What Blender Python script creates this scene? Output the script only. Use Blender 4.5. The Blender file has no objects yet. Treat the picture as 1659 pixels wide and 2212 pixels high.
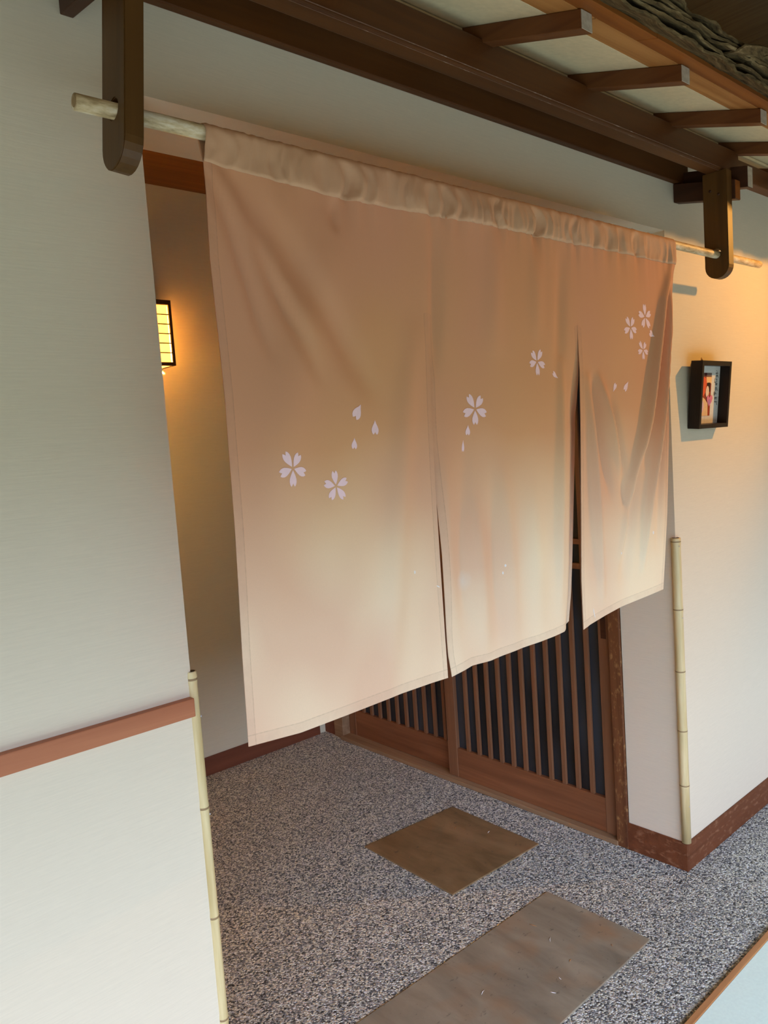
import bpy, bmesh, math, random
import numpy as np
from mathutils import Vector, Matrix, noise

random.seed(7)
S = bpy.context.scene
COL = S.collection

# ------------------------------------------------------------------ camera
# world: x along the shop front (to the right), y into the entrance recess, z up; metres
cam_d = bpy.data.cameras.new('camera')
cam = bpy.data.objects.new('camera', cam_d)
COL.objects.link(cam)
S.camera = cam
YAW, PITCH, ROLL = 0.8477, -0.0872, 0.0691
fw = Vector((math.cos(YAW)*math.cos(PITCH), math.sin(YAW)*math.cos(PITCH), math.sin(PITCH)))
rt = Vector((math.sin(YAW), -math.cos(YAW), 0))
up = rt.cross(fw)
r2 = math.cos(ROLL)*rt - math.sin(ROLL)*up
u2 = math.sin(ROLL)*rt + math.cos(ROLL)*up
m = Matrix((r2, u2, -fw)).transposed().to_4x4()
m.translation = Vector((-2.401, -1.2722, 1.5344))
cam.matrix_world = m
cam_d.sensor_fit = 'VERTICAL'
cam_d.sensor_height = 36.0
cam_d.lens = 1670.0/2212.0*36.0
cam_d.clip_start = 0.02

# ------------------------------------------------------------------ light
W = bpy.data.worlds.new('world'); S.world = W
W.use_nodes = True
bg = W.node_tree.nodes['Background']
bg.inputs[0].default_value = (1.0, 0.76, 0.34, 1)
bg.inputs[1].default_value = 0.27

def area(name, loc, target, sx, sy, power, color):
    d = bpy.data.lights.new(name, 'AREA'); d.shape = 'RECTANGLE'
    d.size = sx; d.size_y = sy; d.energy = power; d.color = color
    o = bpy.data.objects.new(name, d); COL.objects.link(o)
    o.location = loc
    o.rotation_euler = (Vector(target)-Vector(loc)).to_track_quat('-Z', 'Y').to_euler()
    return o
# garden daylight: enters below the added light-blocking wall behind the camera
area('garden_sky', (-6.6, -8.6, 6.8), (-0.6, 0.2, 0.0), 13.0, 8.0, 5900, (0.575, 0.69, 1.03))

def point(name, loc, power, color, radius):
    d = bpy.data.lights.new(name, 'POINT'); d.energy = power; d.color = color
    d.shadow_soft_size = radius
    o = bpy.data.objects.new(name, d); COL.objects.link(o); o.location = loc
    return o
# warm bulb of the corridor, to the right of the frame
sp_ = bpy.data.lights.new('corridor_spot', 'SPOT'); sp_.energy = 104; sp_.color = (1.0, 0.47, 0.10)
sp_.shadow_soft_size = 0.02; sp_.spot_size = math.radians(74); sp_.spot_blend = 1.0
so_ = bpy.data.objects.new('corridor_spot', sp_); COL.objects.link(so_); so_.location = (1.2, -1.02, 2.46)
so_.rotation_euler = (Vector((0.20, 0, 1.80))-Vector((1.2, -1.02, 2.46))).to_track_quat('-Z', 'Y').to_euler()
# added warm fill, hidden behind the left wall, brightens the recess back wall
point('recess_fill', (-1.32, 1.78, 1.66), 12, (1.0, 0.50, 0.09), 0.05)

S.view_settings.view_transform = 'Standard'
S.view_settings.look = 'None'
S.view_settings.exposure = 0.0
S.view_settings.gamma = 1.0
S.view_settings.use_curve_mapping = False

# ------------------------------------------------------------------ material helpers
def srgb(r, g, b):
    f = lambda c: (c/255/12.92) if c/255 <= 0.04045 else ((c/255+0.055)/1.055)**2.4
    return (f(r), f(g), f(b), 1)

class NT:
    def __init__(self, name):
        self.m = bpy.data.materials.new(name); self.m.use_nodes = True
        self.t = self.m.node_tree; self.n = self.t.nodes; self.l = self.t.links
        self.b = self.n['Principled BSDF']
    def new(self, kind, **kw):
        o = self.n.new(kind)
        for k, v in kw.items(): setattr(o, k, v)
        return o
    def link(self, a, b): self.l.new(a, b)
    def obj(self, scale=(1, 1, 1), loc=(0, 0, 0)):
        tc = self.new('ShaderNodeTexCoord'); mp = self.new('ShaderNodeMapping')
        mp.inputs['Scale'].default_value = scale; mp.inputs['Location'].default_value = loc
        self.link(tc.outputs['Object'], mp.inputs[0]); return mp.outputs[0]
    def noise(self, vec, scale, detail=4, rough=0.55, dist=0):
        o = self.new('ShaderNodeTexNoise')
        o.inputs['Scale'].default_value = scale; o.inputs['Detail'].default_value = detail
        o.inputs['Roughness'].default_value = rough; o.inputs['Distortion'].default_value = dist
        self.link(vec, o.inputs['Vector']); return o.outputs[0]
    def ramp(self, fac, stops, interp='LINEAR'):
        o = self.new('ShaderNodeValToRGB'); e = o.color_ramp.elements
        o.color_ramp.interpolation = interp
        while len(e) < len(stops): e.new(0.5)
        for i, (p, c) in enumerate(stops): e[i].position = p; e[i].color = c
        self.link(fac, o.inputs[0]); return o.outputs[0]
    def mix(self, fac, a, b, mode='MIX'):
        o = self.new('ShaderNodeMix', data_type='RGBA', blend_type=mode)
        for s, v in ((0, fac), (6, a), (7, b)):
            if hasattr(v, 'node'): self.link(v, o.inputs[s])
            else: o.inputs[s].default_value = v
        return o.outputs[2]
    def math(self, op, a, b=0.0, clamp=False):
        o = self.new('ShaderNodeMath', operation=op, use_clamp=clamp)
        for s, v in ((0, a), (1, b)):
            if hasattr(v, 'node'): self.link(v, o.inputs[s])
            else: o.inputs[s].default_value = v
        return o.outputs[0]
    def bump(self, h, strength, dist):
        o = self.new('ShaderNodeBump'); o.inputs['Strength'].default_value = strength
        o.inputs['Distance'].default_value = dist
        self.link(h, o.inputs['Height']); self.link(o.outputs[0], self.b.inputs['Normal'])
    def color(self, c):
        if hasattr(c, 'node'): self.link(c, self.b.inputs['Base Color'])
        else: self.b.inputs['Base Color'].default_value = c
    def rough(self, r, spec=0.5):
        self.b.inputs['Roughness'].default_value = r
        self.b.inputs['Specular IOR Level'].default_value = spec

def plain(name, c, rough=0.6, spec=0.4, var=0.12, scale=25):
    k = NT(name); v = k.obj()
    n = k.noise(v, scale, 4)
    d = tuple(x*(1-var) for x in c[:3])+(1,); l = tuple(min(1, x*(1+var)) for x in c[:3])+(1,)
    k.color(k.ramp(n, [(0.3, d), (0.7, l)])); k.rough(rough, spec); return k.m

def wood(name, dark, light, axis='x', rough=0.5, fine=1.0, spec=0.28, worn=None):
    k = NT(name)
    sc = {'x': (1.2, 26, 26), 'y': (26, 1.2, 26), 'z': (26, 26, 1.2)}[axis]
    v = k.obj(tuple(s*fine for s in sc))
    n1 = k.noise(v, 1.0, 5, 0.6, 0.6); n2 = k.noise(k.obj(), 3.0, 2)
    c = k.ramp(n1, [(0.28, dark), (0.72, light)])
    c = k.mix(k.math('MULTIPLY', n2, 0.45), c, dark)
    if worn:
        w = k.noise(k.obj((26, 26, 60) if axis != 'z' else (70, 70, 34)), 1.0, 4, 0.65)
        c = k.mix(k.ramp(w, [(0.54, (0, 0, 0, 1)), (0.72, (0.75, 0.75, 0.75, 1))]), c, worn)
    k.color(c); k.rough(rough, spec); k.bump(n1, 0.25, 0.0015); return k.m

def wallpaper(name, base, streak=0.04):
    k = NT(name)
    n = k.noise(k.obj((11, 11, 330)), 1.0, 3, 0.6)
    n2 = k.noise(k.obj((40, 40, 420)), 1.0, 2, 0.6)
    h = k.math('ADD', n, k.math('MULTIPLY', n2, 0.6))
    d = tuple(x*(1-streak) for x in base[:3])+(1,)
    l = tuple(min(1, x*(1+streak*0.5)) for x in base[:3])+(1,)
    k.color(k.ramp(h, [(0.55, d), (1.05, l)])); k.rough(0.85, 0.15)
    k.bump(h, 0.2, 0.0008); return k.m

M = {}
M['wall'] = wallpaper('wallpaper', (0.70, 0.594, 0.425, 1))
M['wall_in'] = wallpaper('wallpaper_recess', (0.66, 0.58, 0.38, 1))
M['panel_white'] = plain('eave_board', (0.66, 0.50, 0.28, 1), 0.8, 0.2, 0.06, 60)
M['beam'] = wood('beam_wood', srgb(66, 34, 9), srgb(100, 56, 18), 'x', 0.5)
M['beam_worn_lit'] = wood('beam_worn_lit_wood', srgb(84, 48, 22), srgb(112, 72, 42), 'x', 0.5, worn=srgb(166, 138, 118))
M['beam_y'] = wood('rafter_wood', srgb(86, 46, 20), srgb(122, 74, 36), 'y', 0.45)
M['bracket'] = wood('bracket_wood', srgb(54, 28, 14), srgb(80, 46, 26), 'y', 0.5)
M['hanger'] = wood('hanger_wood', srgb(72, 45, 15), srgb(106, 70, 28), 'z', 0.45)
M['endgrain'] = plain('end_grain', srgb(176, 160, 136), 0.7, 0.2, 0.15, 90)
M['plank'] = wood('eave_plank_wood', srgb(150, 92, 40), srgb(196, 138, 76), 'x', 0.6)
M['plank_dark'] = wood('eave_edge_wood', srgb(112, 56, 14), srgb(160, 92, 30), 'x', 0.6)
M['rail'] = wood('rail_wood', srgb(158, 92, 58), srgb(188, 120, 80), 'x', 0.5, spec=0.3)
M['base'] = wood('baseboard_wood', srgb(92, 49, 24), srgb(122, 70, 40), 'x', 0.5, worn=srgb(150, 104, 72))
M['base_in'] = wood('recess_baseboard_wood', srgb(100, 54, 34), srgb(130, 76, 50), 'x', 0.5)
M['door'] = wood('door_wood', srgb(108, 70, 44), srgb(148, 102, 68), 'z', 0.5)
M['door_h'] = wood('door_rail_wood', srgb(110, 66, 38), srgb(148, 96, 60), 'y', 0.5)
M['jamb'] = wood('jamb_wood', srgb(84, 46, 24), srgb(130, 82, 46), 'z', 0.5, worn=srgb(172, 128, 76))
M['sill'] = wood('sill_wood', srgb(120, 88, 58), srgb(166, 134, 98), 'y', 0.6)
M['strip'] = wood('edging_wood', srgb(172, 112, 64), srgb(206, 154, 98), 'x', 0.5)
M['ceil_wood'] = wood('recess_ceiling_wood', srgb(92, 52, 14), srgb(128, 78, 28), 'x', 0.55)
M['black_wood'] = wood('frame_wood', srgb(26, 16, 10), srgb(48, 30, 20), 'z', 0.4)
M['lamp_wood'] = wood('lantern_wood', srgb(58, 34, 18), srgb(84, 52, 28), 'z', 0.5)
M['mint'] = plain('mint_matting', (0.80, 0.95, 0.77, 1), 0.75, 0.2, 0.03, 120)
M['steel'] = plain('nail_steel', (0.62, 0.6, 0.56, 1), 0.3, 0.6, 0.1)
M['brass'] = plain('hook_brass', (0.55, 0.32, 0.10, 1), 0.35, 0.6, 0.1)
M['dark'] = plain('dark_recess', (0.02, 0.016, 0.012, 1), 0.7, 0.2)

# bamboo
k = NT('bamboo_guard')
n = k.noise(k.obj((60, 60, 5)), 1, 3); c = k.ramp(n, [(0.3, srgb(192, 166, 110)), (0.7, srgb(222, 200, 148))])
k.color(c); k.rough(0.4, 0.4); M['bamboo'] = k.m
k = NT('bamboo_node'); k.color(srgb(150, 122, 84)); k.rough(0.6, 0.3); M['node'] = k.m
k = NT('weathered_rod')
n = k.noise(k.obj((16, 60, 60)), 1, 4, 0.65)
k.color(k.ramp(n, [(0.30, srgb(138, 110, 66)), (0.48, srgb(204, 176, 132)), (0.68, srgb(236, 220, 190))]))
k.rough(0.5, 0.4); M['rod'] = k.m

# washed pebble floor
k = NT('pebble_aggregate')
v = k.obj(); vo = k.new('ShaderNodeTexVoronoi'); vo.inputs['Scale'].default_value = 205
wv = k.noise(v, 130, 2)
wa = k.new('ShaderNodeVectorMath', operation='MULTIPLY_ADD')
k.link(wv, wa.inputs[0]); wa.inputs[1].default_value = (0.004, 0.004, 0.004); k.link(v, wa.inputs[2])
k.link(wa.outputs[0], vo.inputs['Vector'])
sp = k.new('ShaderNodeSeparateColor'); k.link(vo.outputs['Color'], sp.inputs[0])
c = k.ramp(sp.outputs[0], [(0.0, srgb(52, 52, 50)), (0.16, srgb(112, 113, 112)), (0.42, srgb(166, 163, 160)), (0.60, srgb(196, 188, 172)), (0.78, srgb(232, 224, 206)), (0.92, srgb(248, 244, 230)), (1.0, srgb(252, 250, 244))])
tint = k.ramp(sp.outputs[1], [(0, (0.90, 0.92, 0.98, 1)), (0.5, (0.92, 0.98, 0.95, 1)), (1, (0.94, 0.97, 0.80, 1))])
c = k.mix(0.8, c, tint, 'MULTIPLY')
edge = k.ramp(vo.outputs['Distance'], [(0.25, (1, 1, 1, 1)), (0.85, (0.60, 0.60, 0.58, 1))])
c = k.mix(0.85, c, edge, 'MULTIPLY')
k.color(c); k.rough(0.55, 0.4)
inv = k.math('SUBTRACT', 1.0, vo.outputs['Distance']); k.bump(inv, 0.9, 0.003); M['pebble'] = k.m

# stepping slabs: brown slate with scuffs
k = NT('brown_slab')
v = k.obj((14, 4, 8)); n = k.noise(v, 1, 5, 0.6, 0.4); n2 = k.noise(k.obj(), 5, 3)
c = k.ramp(n, [(0.3, srgb(108, 84, 52)), (0.7, srgb(146, 118, 80))])
c = k.mix(k.ramp(n2, [(0.5, (0, 0, 0, 1)), (0.75, (0.8, 0.8, 0.8, 1))]), c, srgb(152, 116, 78))
pit = k.noise(k.obj((30, 50, 20)), 1, 4, 0.7)
c = k.mix(k.ramp(pit, [(0.62, (0, 0, 0, 1)), (0.72, (0.7, 0.7, 0.7, 1))]), c, srgb(70, 60, 52))
k.color(c); k.rough(0.48, 0.45); k.bump(n, 0.3, 0.002); M['slab'] = k.m
M['slab_skylit'] = k.m.copy(); M['slab_skylit'].name = 'skylit_slab'  # paler copy: skylight on the long slab is put into its colour
for nd in M['slab_skylit'].node_tree.nodes:
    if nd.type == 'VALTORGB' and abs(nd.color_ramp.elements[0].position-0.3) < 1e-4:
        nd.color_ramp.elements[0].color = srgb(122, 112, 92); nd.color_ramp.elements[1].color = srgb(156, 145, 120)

# door glass: dim rippled panes with a dark room behind
k = NT('door_glass'); n = k.noise(k.obj((1, 1.5, 0.6)), 3, 2)
k.color(k.ramp(n, [(0.35, srgb(34, 33, 31)), (0.65, srgb(58, 60, 62))])); k.rough(0.34, 0.4); M['glass'] = k.m

# dark corridor ceiling, grasscloth with a faint sheen
k = NT('dark_ceiling'); n = k.noise(k.obj((60, 3, 30)), 1, 4)
k.color(k.ramp(n, [(0.3, srgb(54, 52, 40)), (0.7, srgb(84, 82, 64))])); k.rough(0.45, 0.4); k.bump(n, 0.4, 0.004); M['ceiling'] = k.m

# frayed cedar bark
k = NT('cedar_bark'); n = k.noise(k.obj((10, 60, 120)), 1, 5, 0.7)
k.color(k.ramp(n, [(0.3, srgb(46, 34, 18)), (0.55, srgb(98, 78, 48)), (0.75, srgb(146, 122, 84))])); k.rough(0.9, 0.1); k.bump(n, 0.8, 0.006); M['bark'] = k.m

# lantern paper: lit from inside by the bulb
k = NT('lantern_paper')
k.n.remove(k.b); out = k.n['Material Output']
tr = k.new('ShaderNodeBsdfTranslucent'); tr.inputs[0].default_value = (0.92, 0.86, 0.66, 1)
df = k.new('ShaderNodeBsdfDiffuse'); df.inputs[0].default_value = (0.9, 0.84, 0.66, 1)
mx = k.new('ShaderNodeMixShader'); mx.inputs[0].default_value = 0.35
k.link(tr.outputs[0], mx.inputs[1]); k.link(df.outputs[0], mx.inputs[2]); k.link(mx.outputs[0], out.inputs[0]); M['paper'] = k.m

# noren cloth: beige rose, paler towards the hem
def cloth(name, c_top, c_mid, c_bot, pink, hems=True):
    k = NT(name)
    v = k.obj()
    sx = k.new('ShaderNodeSeparateXYZ'); k.link(v, sx.inputs[0])
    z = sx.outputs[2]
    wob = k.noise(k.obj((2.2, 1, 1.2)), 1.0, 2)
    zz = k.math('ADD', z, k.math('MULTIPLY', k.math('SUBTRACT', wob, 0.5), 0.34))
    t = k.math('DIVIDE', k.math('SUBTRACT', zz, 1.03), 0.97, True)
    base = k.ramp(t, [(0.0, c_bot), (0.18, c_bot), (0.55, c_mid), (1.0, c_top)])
    pn = k.noise(k.obj((2.6, 1, 1.7), (3.1, 0, 1.3)), 1.0, 2, 0.5)
    base = k.mix(k.math('MULTIPLY', k.ramp(pn, [(0.42, (0, 0, 0, 1)), (0.62, (1, 1, 1, 1))]), 0.5), base, pink)
    sd = k.new('ShaderNodeVectorMath', operation='DISTANCE'); k.link(k.obj((1, 0, 1)), sd.inputs[0]); sd.inputs[1].default_value = (-1.203, 0, 1.233)
    sw = k.math('ADD', sd.outputs['Value'], k.math('MULTIPLY', k.noise(k.obj((60, 60, 60)), 1, 2), 0.016))
    base = k.mix(k.math('MULTIPLY', k.math('SUBTRACT', 1.0, k.math('DIVIDE', sw, 0.034), True), 0.6), base, srgb(232, 218, 200))
    wv = k.noise(k.obj((500, 500, 500)), 1, 2)
    base = k.mix(k.math('MULTIPLY', wv, 0.10), base, (0.30, 0.22, 0.17, 1))
    if hems:
        total = None
        for nm, d0 in (('dl', 0.0145), ('dr', 0.0115), ('db', 0.018)):
            at = k.new('ShaderNodeAttribute', attribute_name=nm)
            line = k.math('SUBTRACT', 1.0, k.math('DIVIDE', k.math('ABSOLUTE', k.math('SUBTRACT', at.outputs['Fac'], d0)), 0.0014), True)
            total = line if total is None else k.math('MAXIMUM', total, line)
        dash = k.noise(k.obj((180, 180, 180)), 1, 1)
        total = k.math('MULTIPLY', total, k.math('MULTIPLY', dash, 0.42))
        base = k.mix(total, base, srgb(120, 88, 66))
        hb = None
        for nm, d0 in (('dl', 0.0145), ('dr', 0.0115), ('db', 0.018)):
            at = k.new('ShaderNodeAttribute', attribute_name=nm)
            q = k.math('LESS_THAN', at.outputs['Fac'], d0)
            hb = q if hb is None else k.math('MAXIMUM', hb, q)
        pk = k.noise(k.obj((45, 45, 45)), 1, 2)
        base = k.mix(k.math('MULTIPLY', hb, k.math('MULTIPLY', pk, 0.20)), base, srgb(150, 124, 110))
        k.bump(k.math('MULTIPLY', pk, hb), 0.5, 0.003)
    k.color(base); k.rough(0.9, 0.08)
    k.b.inputs['Sheen Weight'].default_value = 0.05
    return k.m
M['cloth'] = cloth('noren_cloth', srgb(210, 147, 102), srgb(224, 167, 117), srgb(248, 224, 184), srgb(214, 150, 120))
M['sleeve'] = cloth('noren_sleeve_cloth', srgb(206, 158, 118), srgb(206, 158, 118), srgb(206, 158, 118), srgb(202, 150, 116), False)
M['print'] = plain('blossom_dye', srgb(246, 212, 212), 0.9, 0.08, 0.03, 60)
M['paint'] = plain('white_splash', srgb(238, 230, 220), 0.7, 0.2, 0.02)

# ------------------------------------------------------------------ mesh helpers
class MB:
    def __init__(self): self.v = []; self.f = []; self.mi = []
    def add(self, vs, fs, mi=0):
        o = len(self.v); self.v += [tuple(x) for x in vs]
        self.f += [tuple(i+o for i in f) for f in fs]; self.mi += [mi]*len(fs); return self
    def box(self, x0, x1, y0, y1, z0, z1, mi=0):
        x0, x1 = min(x0, x1), max(x0, x1); y0, y1 = min(y0, y1), max(y0, y1); z0, z1 = min(z0, z1), max(z0, z1)
        return self.hexa([(x0, y0, z0), (x1, y0, z0), (x1, y1, z0), (x0, y1, z0), (x0, y0, z1), (x1, y0, z1), (x1, y1, z1), (x0, y1, z1)], mi)
    def hexa(self, p, mi=0):
        return self.add(p, [(3, 2, 1, 0), (4, 5, 6, 7), (0, 1, 5, 4), (1, 2, 6, 5), (2, 3, 7, 6), (3, 0, 4, 7)], mi)
    def tube(self, pts, rad, n=16, cap=True, mi=0):
        pts = [Vector(p) for p in pts]; rad = rad if hasattr(rad, '__len__') else [rad]*len(pts)
        ax = (pts[-1]-pts[0]).normalized(); a = ax.orthogonal().normalized(); b = ax.cross(a)
        vs = []
        for p, r in zip(pts, rad):
            vs += [p+r*(math.cos(2*math.pi*i/n)*a+math.sin(2*math.pi*i/n)*b) for i in range(n)]
        fs = [(j*n+i, j*n+(i+1) % n, (j+1)*n+(i+1) % n, (j+1)*n+i) for j in range(len(pts)-1) for i in range(n)]
        if cap: fs += [tuple(range(n-1, -1, -1)), tuple(range((len(pts)-1)*n, len(pts)*n))]
        return self.add(vs, fs, mi)
    def prism(self, poly, axis, a0, a1, mi=0):
        # poly: 2-D outline in the other two axes (order x,y,z without axis)
        def mk(p, a):
            q = list(p); q.insert('xyz'.index(axis), a); return q
        n = len(poly); vs = [mk(p, a0) for p in poly]+[mk(p, a1) for p in poly]
        fs = [tuple(range(n)), tuple(range(2*n-1, n-1, -1))]+[(i, i+n, (i+1) % n+n, (i+1) % n) for i in range(n)]
        return self.add(vs, fs, mi)
    def build(self, name, mats, parent=None, bevel=0, smooth=False):
        me = bpy.data.meshes.new(name); me.from_pydata([tuple(v) for v in self.v], [], self.f); me.validate()
        for q in (mats if isinstance(mats, (list, tuple)) else [mats]): me.materials.append(q)
        for p, i in zip(me.polygons, self.mi): p.material_index = i
        bm = bmesh.new(); bm.from_mesh(me)
        bmesh.ops.recalc_face_normals(bm, faces=bm.faces)
        if bevel:
            es = [e for e in bm.edges if len(e.link_faces) == 2 and e.calc_face_angle(0) > 0.6]
            bmesh.ops.bevel(bm, geom=es, offset=bevel, segments=2, affect='EDGES', profile=0.5)
        bm.to_mesh(me); bm.free()
        if smooth:
            for p in me.polygons: p.use_smooth = True
        o = bpy.data.objects.new(name, me); COL.objects.link(o)
        if parent: o.parent = parent
        return o

def empty(name, loc=(0, 0, 0)):
    o = bpy.data.objects.new(name, None); COL.objects.link(o); o.location = loc; return o
def root(name, label, cat, group=None):
    o = empty(name); tag(o, label, cat, group); return o
def tag(o, label, cat, group=None):
    o['label'] = label; o['category'] = cat
    if group: o['group'] = group
    return o
def struct(o): o['kind'] = 'structure'; return o
def B(name, mat, x0, x1, y0, y1, z0, z1, parent=None, bevel=0.002):
    return MB().box(x0, x1, y0, y1, z0, z1).build(name, mat, parent, bevel)

# ------------------------------------------------------------------ room shell
WO, HO, TO, DO = 1.7712, 2.1543, 0.218, 2.068     # opening width, header height, wall thickness, recess depth
ZC = 2.78
struct(MB().box(-5.5, 4.5, -3.6, 2.3, -0.12, 0).build('floor', M['pebble']))
struct(B('wall_left', M['wall'], -5.5, -WO, 0, TO, 0, ZC, None, 0))
struct(B('wall_right', M['wall'], 0, 4.5, 0, TO, 0, ZC, None, 0))
struct(B('wall_above', M['wall'], -WO, 0, 0, TO, HO, ZC, None, 0))
struct(B('wall_back', M['wall_in'], -2.6, 0.25, DO, DO+0.15, 0, 3.0, None, 0))
# wall beside and over the sliding doors (doorway y 0.262..1.975, z up to 1.93)
struct(B('wall_inner', M['wall_in'], 0, 0.16, TO, DO, 1.96, 3.0, None, 0))
struct(B('wall_far', M['wall_in'], -2.75, -2.6, TO, DO, 0, 3.0, None, 0))
struct(B('wall_behind', M['dark'], 0.16, 0.25, TO, DO, 0, 3.0, None, 0))
struct(B('ceiling', M['ceiling'], -5.5, 4.5, -3.6, 0, ZC, ZC+0.1, None, 0))
cr = struct(empty('ceiling_recess'))
yb = TO
k = 0
while yb < DO-0.01:
    y1 = min(yb+0.185, DO)
    B('board', M['ceil_wood'], -2.6, 0.0, yb+0.002, y1-0.002, 2.77+0.003*(k % 2), 2.80, cr, 0.002)
    yb = y1; k += 1
# unseen upper wall opposite, added to keep daylight off the facade top
struct(B('wall_light_block', M['wall'], -5.5, 4.5, -2.3, -2.2, 1.95, ZC, None, 0))

# baseboards
struct(B('baseboard_right', M['base'], -0.004, 4.5, -0.006, 0.0, 0, 0.102, None, 0.0015))
struct(B('baseboard_reveal', M['base'], -0.006, 0.0, -0.006, 0.236, 0, 0.102, None, 0.0015))
struct(B('baseboard_back', M['base_in'], -2.6, -0.03, DO-0.012, DO, 0, 0.09, None, 0.002))
struct(B('trim_1', M['rail'], -5.5, -1.776, -0.016, 0, 1.071, 1.105, None, 0.0015))
struct(B('baseboard_left', M['base'], -5.5, -WO, -0.006, 0, 0, 0.09, None, 0.0015))

# ------------------------------------------------------------------ sliding lattice doors (plane x = 0.02 / 0.05)
def lattice_door(name, xf, y0, y1, ys, stile_l, stile_r, pitch_y, handle=None):
    r = struct(empty(name))
    x0, x1 = xf, xf+0.03; zb, zt = 0.020, 1.93
    B('stile', M['door'], x0, x1, y0, y0+stile_r, zb, zt, r)
    B('stile', M['door'], x0, x1, y1-stile_l, y1, zb, zt, r)
    a, b = y0+stile_r, y1-stile_l
    B('bottom_rail', M['door_h'], x0+0.002, x1, a, b, zb, 0.154, r)
    B('top_rail', M['door_h'], x0+0.002, x1, a, b, 1.84, zt, r)
    for z0, z1 in ((1.020, 1.042), (1.114, 1.134)):
        B('middle_rail', M['door_h'], x0+0.005, x1-0.003, a, b, z0, z1, r, 0.001)
    first = None
    for y in ys:
        if first is None:
            first = B('slat', M['door'], x0+0.006, x0+0.018, y-0.0095, y+0.0095, 0.150, 1.845, r, 0.0015); yf = y
        else:
            c = first.copy(); COL.objects.link(c); c.parent = r; c.location = (0, y-yf, 0)
    edges = [a]+sorted(ys)+[b]
    for y_a, y_b in zip(edges[:-1], edges[1:]):
        B('pane', M['glass'], x0+0.020, x0+0.024, y_a, y_b, 0.150, 1.845, r, 0)
    return r
near_ys = [0.385+0.0636*i for i in range(11)]
d1 = lattice_door('door_1', 0.016, 0.270, 1.140, near_ys, 0.056, 0.055, 0.0636)
h = MB().box(0.0150, 0.0165, 0.291, 0.313, 0.77, 0.905).build('pull_plate', M['bracket'], d1, 0.0008)
MB().box(0.0145, 0.0155, 0.297, 0.307, 0.845, 0.885).build('pull_hollow', M['dark'], h)
far_ys = [1.193+0.0656*i for i in range(-0, 10)]
d2 = lattice_door('door_2', 0.050, 1.085, 1.90, far_ys, 0.056, 0.050, 0.0656)
fr = struct(empty('door_frame'))
MB().box(-0.008, 0.06, 0.2205, 0.268, 0, 1.97).build('jamb', M['jamb'], fr, 0.003)
MB().box(0.004, 0.06, 1.900, 1.975, 0, 1.97).build('jamb', M['sill'], fr, 0.003)
MB().box(0.012, 0.06, 1.975, DO, 0, 1.97).build('filler_board', M['base_in'], fr, 0.002)
MB().box(-0.004, 0.09, 0.268, 1.905, 1.93, 1.97).build('head_jamb', M['door_h'], fr, 0.002)
MB().box(-0.012, 0.09, 0.262, 1.905, 0, 0.019).build('threshold', M['sill'], fr, 0.003)

# ------------------------------------------------------------------ floor pieces
def slab(name, pts, label, mat='slab'):
    o = MB().prism(pts, 'z', -0.004, 0.005).build(name, M[mat], None, 0.0015)
    tag(o, label, 'stepping stone', 'brown stepping slabs in the pebble floor'); return o
sq = slab('stepping_slab', [(-0.183, 0.935), (-0.191, 0.485), (-0.645, 0.503), (-0.638, 0.972)], 'small square brown slab set in the pebble floor before the lattice doors')
lg = slab('stepping_slab', [(-0.421, 0.278), (-0.419, -0.097), (-1.36, -0.104), (-1.36, 0.292)], 'long brown slab with chipped flecks, nearer the camera, partly outside the frame', 'slab_skylit')
o = B('edging_strip', M['strip'], -5.5, 4.5, -0.350, -0.332, -0.01, 0.012, None, 0.002)
tag(o, 'thin orange-brown wooden edging strip between pebble floor and mint matting', 'edging')
o = MB().box(-5.5, 4.5, -3.4, -0.351, 0, 0.010).build('floor_matting', M['mint'])
tag(o, 'pale mint green matting beyond the wooden edging strip', 'matting')
# straw and lint flecks lying on the slabs
flecks = [(-0.62, 0.12, .6, .022), (-0.66, 0.02, .2, .012), (-0.74, 0.0, 1.2, .014), (-0.52, -0.03, .9, .010), (-0.80, -0.02, 2.0, .016), (-0.60, 0.2, 1.8, .026), (-0.93, 0.12, .3, .02), (-0.31, 0.80, .4, .022), (-0.25, 0.68, .2, .016), (-0.58, 0.78, 1.0, .006)]
for i, (x, y, a, L) in enumerate(flecks):
    b = MB(); b.tube([(-L/2, 0, 0.001), (0, 0.0015, 0.0016), (L/2, 0, 0.001)], [0.0004, 0.0011, 0.0004], 6)
    f = b.build('straw_fleck', M['strip'] if i % 2 else M['paint'], lg if y < 0.4 else sq, 0, True)
    f.location = (x, y, 0.0052); f.rotation_euler = (0, 0, a)

# ------------------------------------------------------------------ bamboo corner guards
def bamboo(name, x, y, r, z0, z1, nodes, label, lean=0.0):
    rt_ = root(name, label, 'bamboo', 'split bamboo corner guards')
    b = MB(); zs = [z0]; rs = [r]
    for zn in sorted(nodes):
        if z0 < zn < z1:
            for dz, k_ in ((-0.012, 1.0), (-0.004, 1.07), (0, 0.97), (0.003, 1.09), (0.012, 1.0)):
                zs.append(zn+dz); rs.append(r*k_)
    zs.append(z1); rs.append(r)
    pts = [(x, y, z) for z in zs]
    b.tube(pts, rs, 20, True)
    b.build('stem', M['bamboo'], rt_, 0, True)
    for zn in nodes:
        if z0 < zn < z1:
            MB().tube([(x, y, zn-0.0022), (x, y, zn+0.0022)], r*1.045, 20).build('node', M['node'], rt_, 0, True)
    MB().tube([(x, y, z1-0.001), (x, y, z1+0.0006)], r*0.75, 16).build('hollow', M['dark'], rt_)
    return rt_
bl = bamboo('bamboo_guard', -1.768, 0.0035, 0.0095, 0.0, 1.149, (1.135, 0.892, 0.68, 0.478, 0.24), 'pale bamboo guard on the left wall corner beside the brown rail')
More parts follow.
